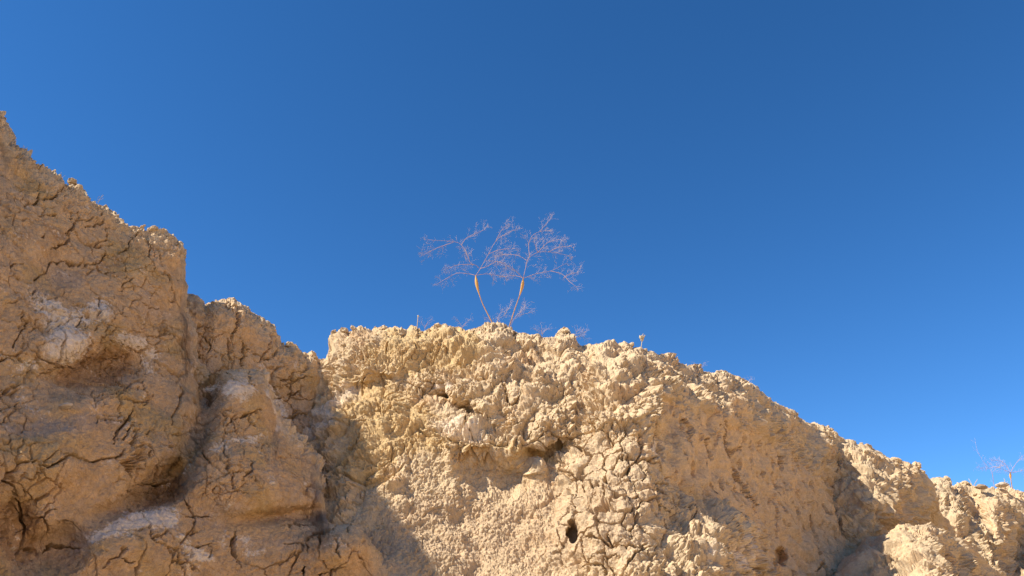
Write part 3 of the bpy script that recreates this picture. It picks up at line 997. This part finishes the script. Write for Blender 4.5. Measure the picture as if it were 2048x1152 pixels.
trumpet('dry desert trumpet plant with orange swollen stem leaning right above the crest', 5.16, 'clay_bluff',
        z6((848, 990), (870, 922), (898, 835), (925, 760), (945, 700), (960, 640), (966, 585)),
        [z6((966, 583), (985, 500), (1000, 432), (1025, 400), (1090, 362), (1200, 358), (1340, 385)),
         z6((1000, 434), (940, 395), (870, 380), (800, 380)),
         z6((966, 583), (940, 570), (880, 560), (800, 568)),
         z6((966, 583), (930, 545), (880, 500), (800, 460), (720, 435)),
         z6((966, 583), (1000, 570), (1090, 540), (1200, 520), (1320, 462)),
         z6((1200, 520), (1300, 548), (1360, 610), (1420, 655)),
         z6((1310, 580), (1350, 552), (1420, 538)),
         z6((1090, 362), (1075, 320), (1060, 280)),
         z6((1020, 400), (1015, 285), (1060, 205), (1150, 175)),
         z6((1110, 185), (1150, 130), (1190, 90)),
         z6((1090, 362), (1180, 275), (1280, 250)),
         z6((1180, 360), (1260, 320), (1360, 310))], 9, group=GP)


def z7(*p): return zz(1850, 850, 7.682, p)


trumpet('dry desert trumpet plant with pale stem among flat stones on the far crest', 9.5, 'clay_knoll',
        z7((1345, 990), (1332, 920), (1322, 850), (1312, 790), (1312, 735)),
        [z7((1312, 735), (1360, 650), (1440, 535), (1560, 420)), z7((1312, 735), (1230, 695), (1155, 662)), z7((1312, 735), (1400, 720), (1530, 690)),
         z7((1312, 735), (1260, 640), (1180, 560), (1090, 540)), z7((1155, 662), (1080, 640), (990, 660))], 12,
        rad=(0.006, 0.005, 0.013), sc=1.3, group=GP)


def sprig(label, Y, sheet, base, branches, seed, density=0.8, sc=0.8, group='small dry sprigs along the crest', levels=1):
    rng = random.Random(seed)
    b = Vector(at(*base, Y))
    z = surf_z(sheet, b.x, b.y)
    t = thing('dry_sprig', label, 'plant', (b.x, b.y, z), group)
    mb = MB()
    mb.tube(spline([Vector((b.x, b.y, z - 0.01)), b, Vector(at(*branches[0][1], Y))], 4), 0.0014 * sc, 5)
    mb.build('stem', M_BRANCH, t)
    tw, buds = MB(), MB()
    for pts in branches:
        w_ = branch_points(pts, Y, rng.uniform(-.05, .05), rng)
        mb = MB()
        mb.tube(w_, [0.0013 * sc * (1 - 0.5 * i / len(w_)) for i in range(len(w_))], 4)
        mb.build('branch', M_TWIG, t)
        for i in range(1, len(w_)):
            d = (w_[i] - w_[i - 1]).normalized()
            if rng.random() < density:
                grow(tw, w_[i], rdir(d, R(rng.uniform(25, 60)), rng), rng.uniform(.02, .045) * sc, 0.0005 * sc, levels, rng, buds)
    tw.v += []
    nv = len(tw.v)
    tw.f += [tuple(i + nv for i in f) for f in buds.f]
    tw.v += buds.v
    o = tw.build('twigs', M_TWIG, t, smooth=False)
    o['kind'] = 'stuff'
    return t


sprig('faint dry sprig forking behind the foot of the right leaning trumpet stem', 5.35, 'clay_bluff', (1022, 652),
      [z6((860, 985), (900, 910), (960, 860), (1000, 835)), z6((900, 910), (980, 885), (1050, 872)), z6((930, 890), (960, 840), (990, 815))], 21, 1.0, 1.0)
sprig('faint dry sprig between the two trumpet stems at their foot', 5.3, 'clay_bluff', (990, 653),
      [z6((730, 985), (760, 930), (800, 900), (820, 880)), z6((740, 960), (760, 900), (790, 850)), z6((730, 985), (700, 940), (660, 920)), z6((800, 905), (840, 840), (860, 800))], 22, 1.0, 1.0)
sprig('pale dry sprig beyond the knob right of the trumpet plants', 5.25, 'clay_bluff', (1146, 688),
      [z6((1385, 1110), (1420, 1080), (1460, 1078), (1510, 1095)), z6((1400, 1090), (1420, 1050), (1430, 1025)), z6((1440, 1078), (1475, 1055), (1500, 1040))], 23, 1.0, 0.9)
sprig('tiny dry sprig beside the thin pale stalk on the left of the bluff crest', 5.25, 'clay_bluff', (850, 655),
      [[(850, 656), (856, 644), (862, 640)], [(850, 656), (844, 646), (842, 640)]], 24, 1.0, .7)
sprig('tiny dry sprig on the bluff crest left of the trumpet stems', 5.25, 'clay_bluff', (925, 654),
      [[(925, 655), (932, 645), (941, 637)], [(925, 655), (918, 644), (914, 638)]], 25, 1.0, .7)
sprig('tiny dry sprig on the bluff crest left of the pale knob', 5.2, 'clay_bluff', (1085, 668),
      [[(1085, 669), (1082, 660), (1084, 652)], [(1085, 669), (1074, 662), (1066, 656)], [(1085, 668), (1092, 660), (1100, 656)]], 26, 1.0, .7)
sprig('faint dry sprig on the sloping shoulder of the shaded flank', 5.7, 'clay_bluff', (1400, 738),
      [[(1400, 739), (1405, 732), (1410, 729)], [(1400, 739), (1394, 734), (1388, 731)]], 27, 1.0, .6)
sprig('faint low dry sprig further down the sloping shoulder', 6.1, 'clay_bluff', (1495, 768),
      [[(1495, 768), (1490, 761), (1480, 760)], [(1495, 768), (1499, 761), (1503, 758)]], 28, 1.0, .6)
sprig('dry broken stem arching up alone over the far crest', 9.3, 'clay_knoll', (1988, 972),
      [z7((1060, 935), (1030, 730), (960, 640), (870, 520), (800, 380), (765, 200)), z7((960, 640), (890, 650), (800, 640)), z7((1030, 730), (1120, 650), (1190, 620))], 29, 0.7, 1.2)
for i, (x, y, Y, sh, lab) in enumerate([(45, 303, 3.5, 'mud_bank', 'wisp of dry grass high on the shaded bank edge'), (117, 360, 3.62, 'mud_bank', 'wisp of dry grass at a notch in the shaded bank edge'),
                                        (196, 405, 3.75, 'mud_bank', 'wisp of dry grass halfway along the shaded bank edge'), (314, 470, 4.0, 'mud_bank', 'wisp of dry grass on the rounded end of the shaded bank'),
                                        (1946, 975, 9.15, 'clay_knoll', 'short dry grass wisp on the far crest beside a flat stone'), (2012, 974, 9.35, 'clay_knoll', 'short dry grass wisp beside the stem of the far trumpet plant')]):
    rng = random.Random(50 + i)
    b = Vector(at(x, y, Y))
    t = thing('grass_wisp', lab, 'dry grass', b, 'wisps of dry grass')
    for k in range(4):
        mb = MB()
        k_ = Y / 4.0
        tip = b + Vector((rng.uniform(-.02, .028), rng.uniform(-.02, .02), rng.uniform(.022, .05))) * k_
        mid = (b + tip) / 2 + Vector((rng.uniform(-.006, .006), 0, 0.004))
        mb.tube(spline([b - Vector((0, 0, .04)), b, mid, tip], 3), 0.0010 * k_, 4)
        mb.build('blade', M_STRAW, t)


def stalk(label, Y, sheet, pts, head):
    b = Vector(at(*pts[0], Y))
    z = surf_z(sheet, b.x, b.y)
    t = thing('dry_stalk', label, 'stalk', (b.x, b.y, z))
    w_ = spline([Vector((b.x, b.y, z - 0.02))] + [Vector(at(x, y, Y)) for x, y in pts], 4)
    mb = MB()
    mb.tube(w_, 0.0026, 6)
    mb.build('stem', M_STRAW, t)
    mb = MB()
    top = w_[-1]
    if head == 'flower':
        rng = random.Random(3)
        mb.tube([top + Vector((0, 0, z_)) for z_ in (-.004, .004, .018, .030, .036)], [0.003, 0.010, 0.013, 0.014, 0.009], 9)
        for k in range(9):
            a = k * 0.7
            o = Vector((math.cos(a), math.sin(a), 0))
            mb.tube([top + o * .009 + Vector((0, 0, .010)), top + o * .014 + Vector((0, 0, .028)), top + o * .020 + Vector((0.006, 0, .046 + rng.uniform(-.008, .004)))], [.003, .004, .0012], 4)
        mb.build('seed_head', M_STRAW, t)
    else:
        mb.tube([top + Vector((0, 0, z_)) for z_ in (-.004, .002, .010, .014)], [0.002, 0.005, 0.0055, 0.002], 7)
        mb.build('tip', M_STRAW, t)


stalk('thin pale dry stalk standing alone on the left of the bluff crest', 5.05, 'clay_bluff', [(834, 656), (835, 645), (836, 634)], 'tip')
stalk('short dry stalk with straw coloured seed head on the shoulder right of the trumpet plants', 5.15, 'clay_bluff', [(1282, 700), (1283, 690), (1284, 682)], 'flower')


def stone(name, label, cat, px, py, Y, size, mat, seed, group=None, rot=0.0):
    me = bpy.data.meshes.new(name)
    bm = bmesh.new()
    bmesh.ops.create_icosphere(bm, subdivisions=4, radius=1.0)
    co = np.array([v.co[:] for v in bm.verts])
    n = 1 + 0.35 * fbm(co * 1.3, 3, seed=seed) + 0.10 * fbm(co * 4, 3, seed=seed + 5)
    f1, f2, _ = worley(co * 1.4, seed)
    n -= 0.12 * f1
    for v, k in zip(bm.verts, n):
        v.co = Vector((v.co.x * size[0], v.co.y * size[1], v.co.z * size[2])) * float(k)
    for f in bm.faces:
        f.smooth = True
    bm.to_mesh(me)
    bm.free()
    me.materials.append(mat)
    o = bpy.data.objects.new(name, me)
    o.location = at(px, py, Y)
    o.rotation_euler = (0.1, rot, seed)
    COL.objects.link(o)
    o['label'] = label
    o['category'] = cat
    if group:
        o['group'] = group
    return o


GS = 'stones lying on the clay'
stone('stone', 'flat dark brown stone on the far crest left of the trumpet stem', 'stone', 1963, 974, 8.95, (0.075, 0.06, 0.028), M_STONE, 1, GS)
stone('stone', 'flat pale stone on the far crest touching the trumpet stem', 'stone', 2004, 970, 9.0, (0.080, 0.06, 0.026), M_PALE, 2, GS)
stone('stone', 'small pale pebble stuck out of the shaded bank under the brown hollow', 'stone', 131, 811, 3.02, (0.026, 0.018, 0.010), M_PALE, 3, GS, 0.1)
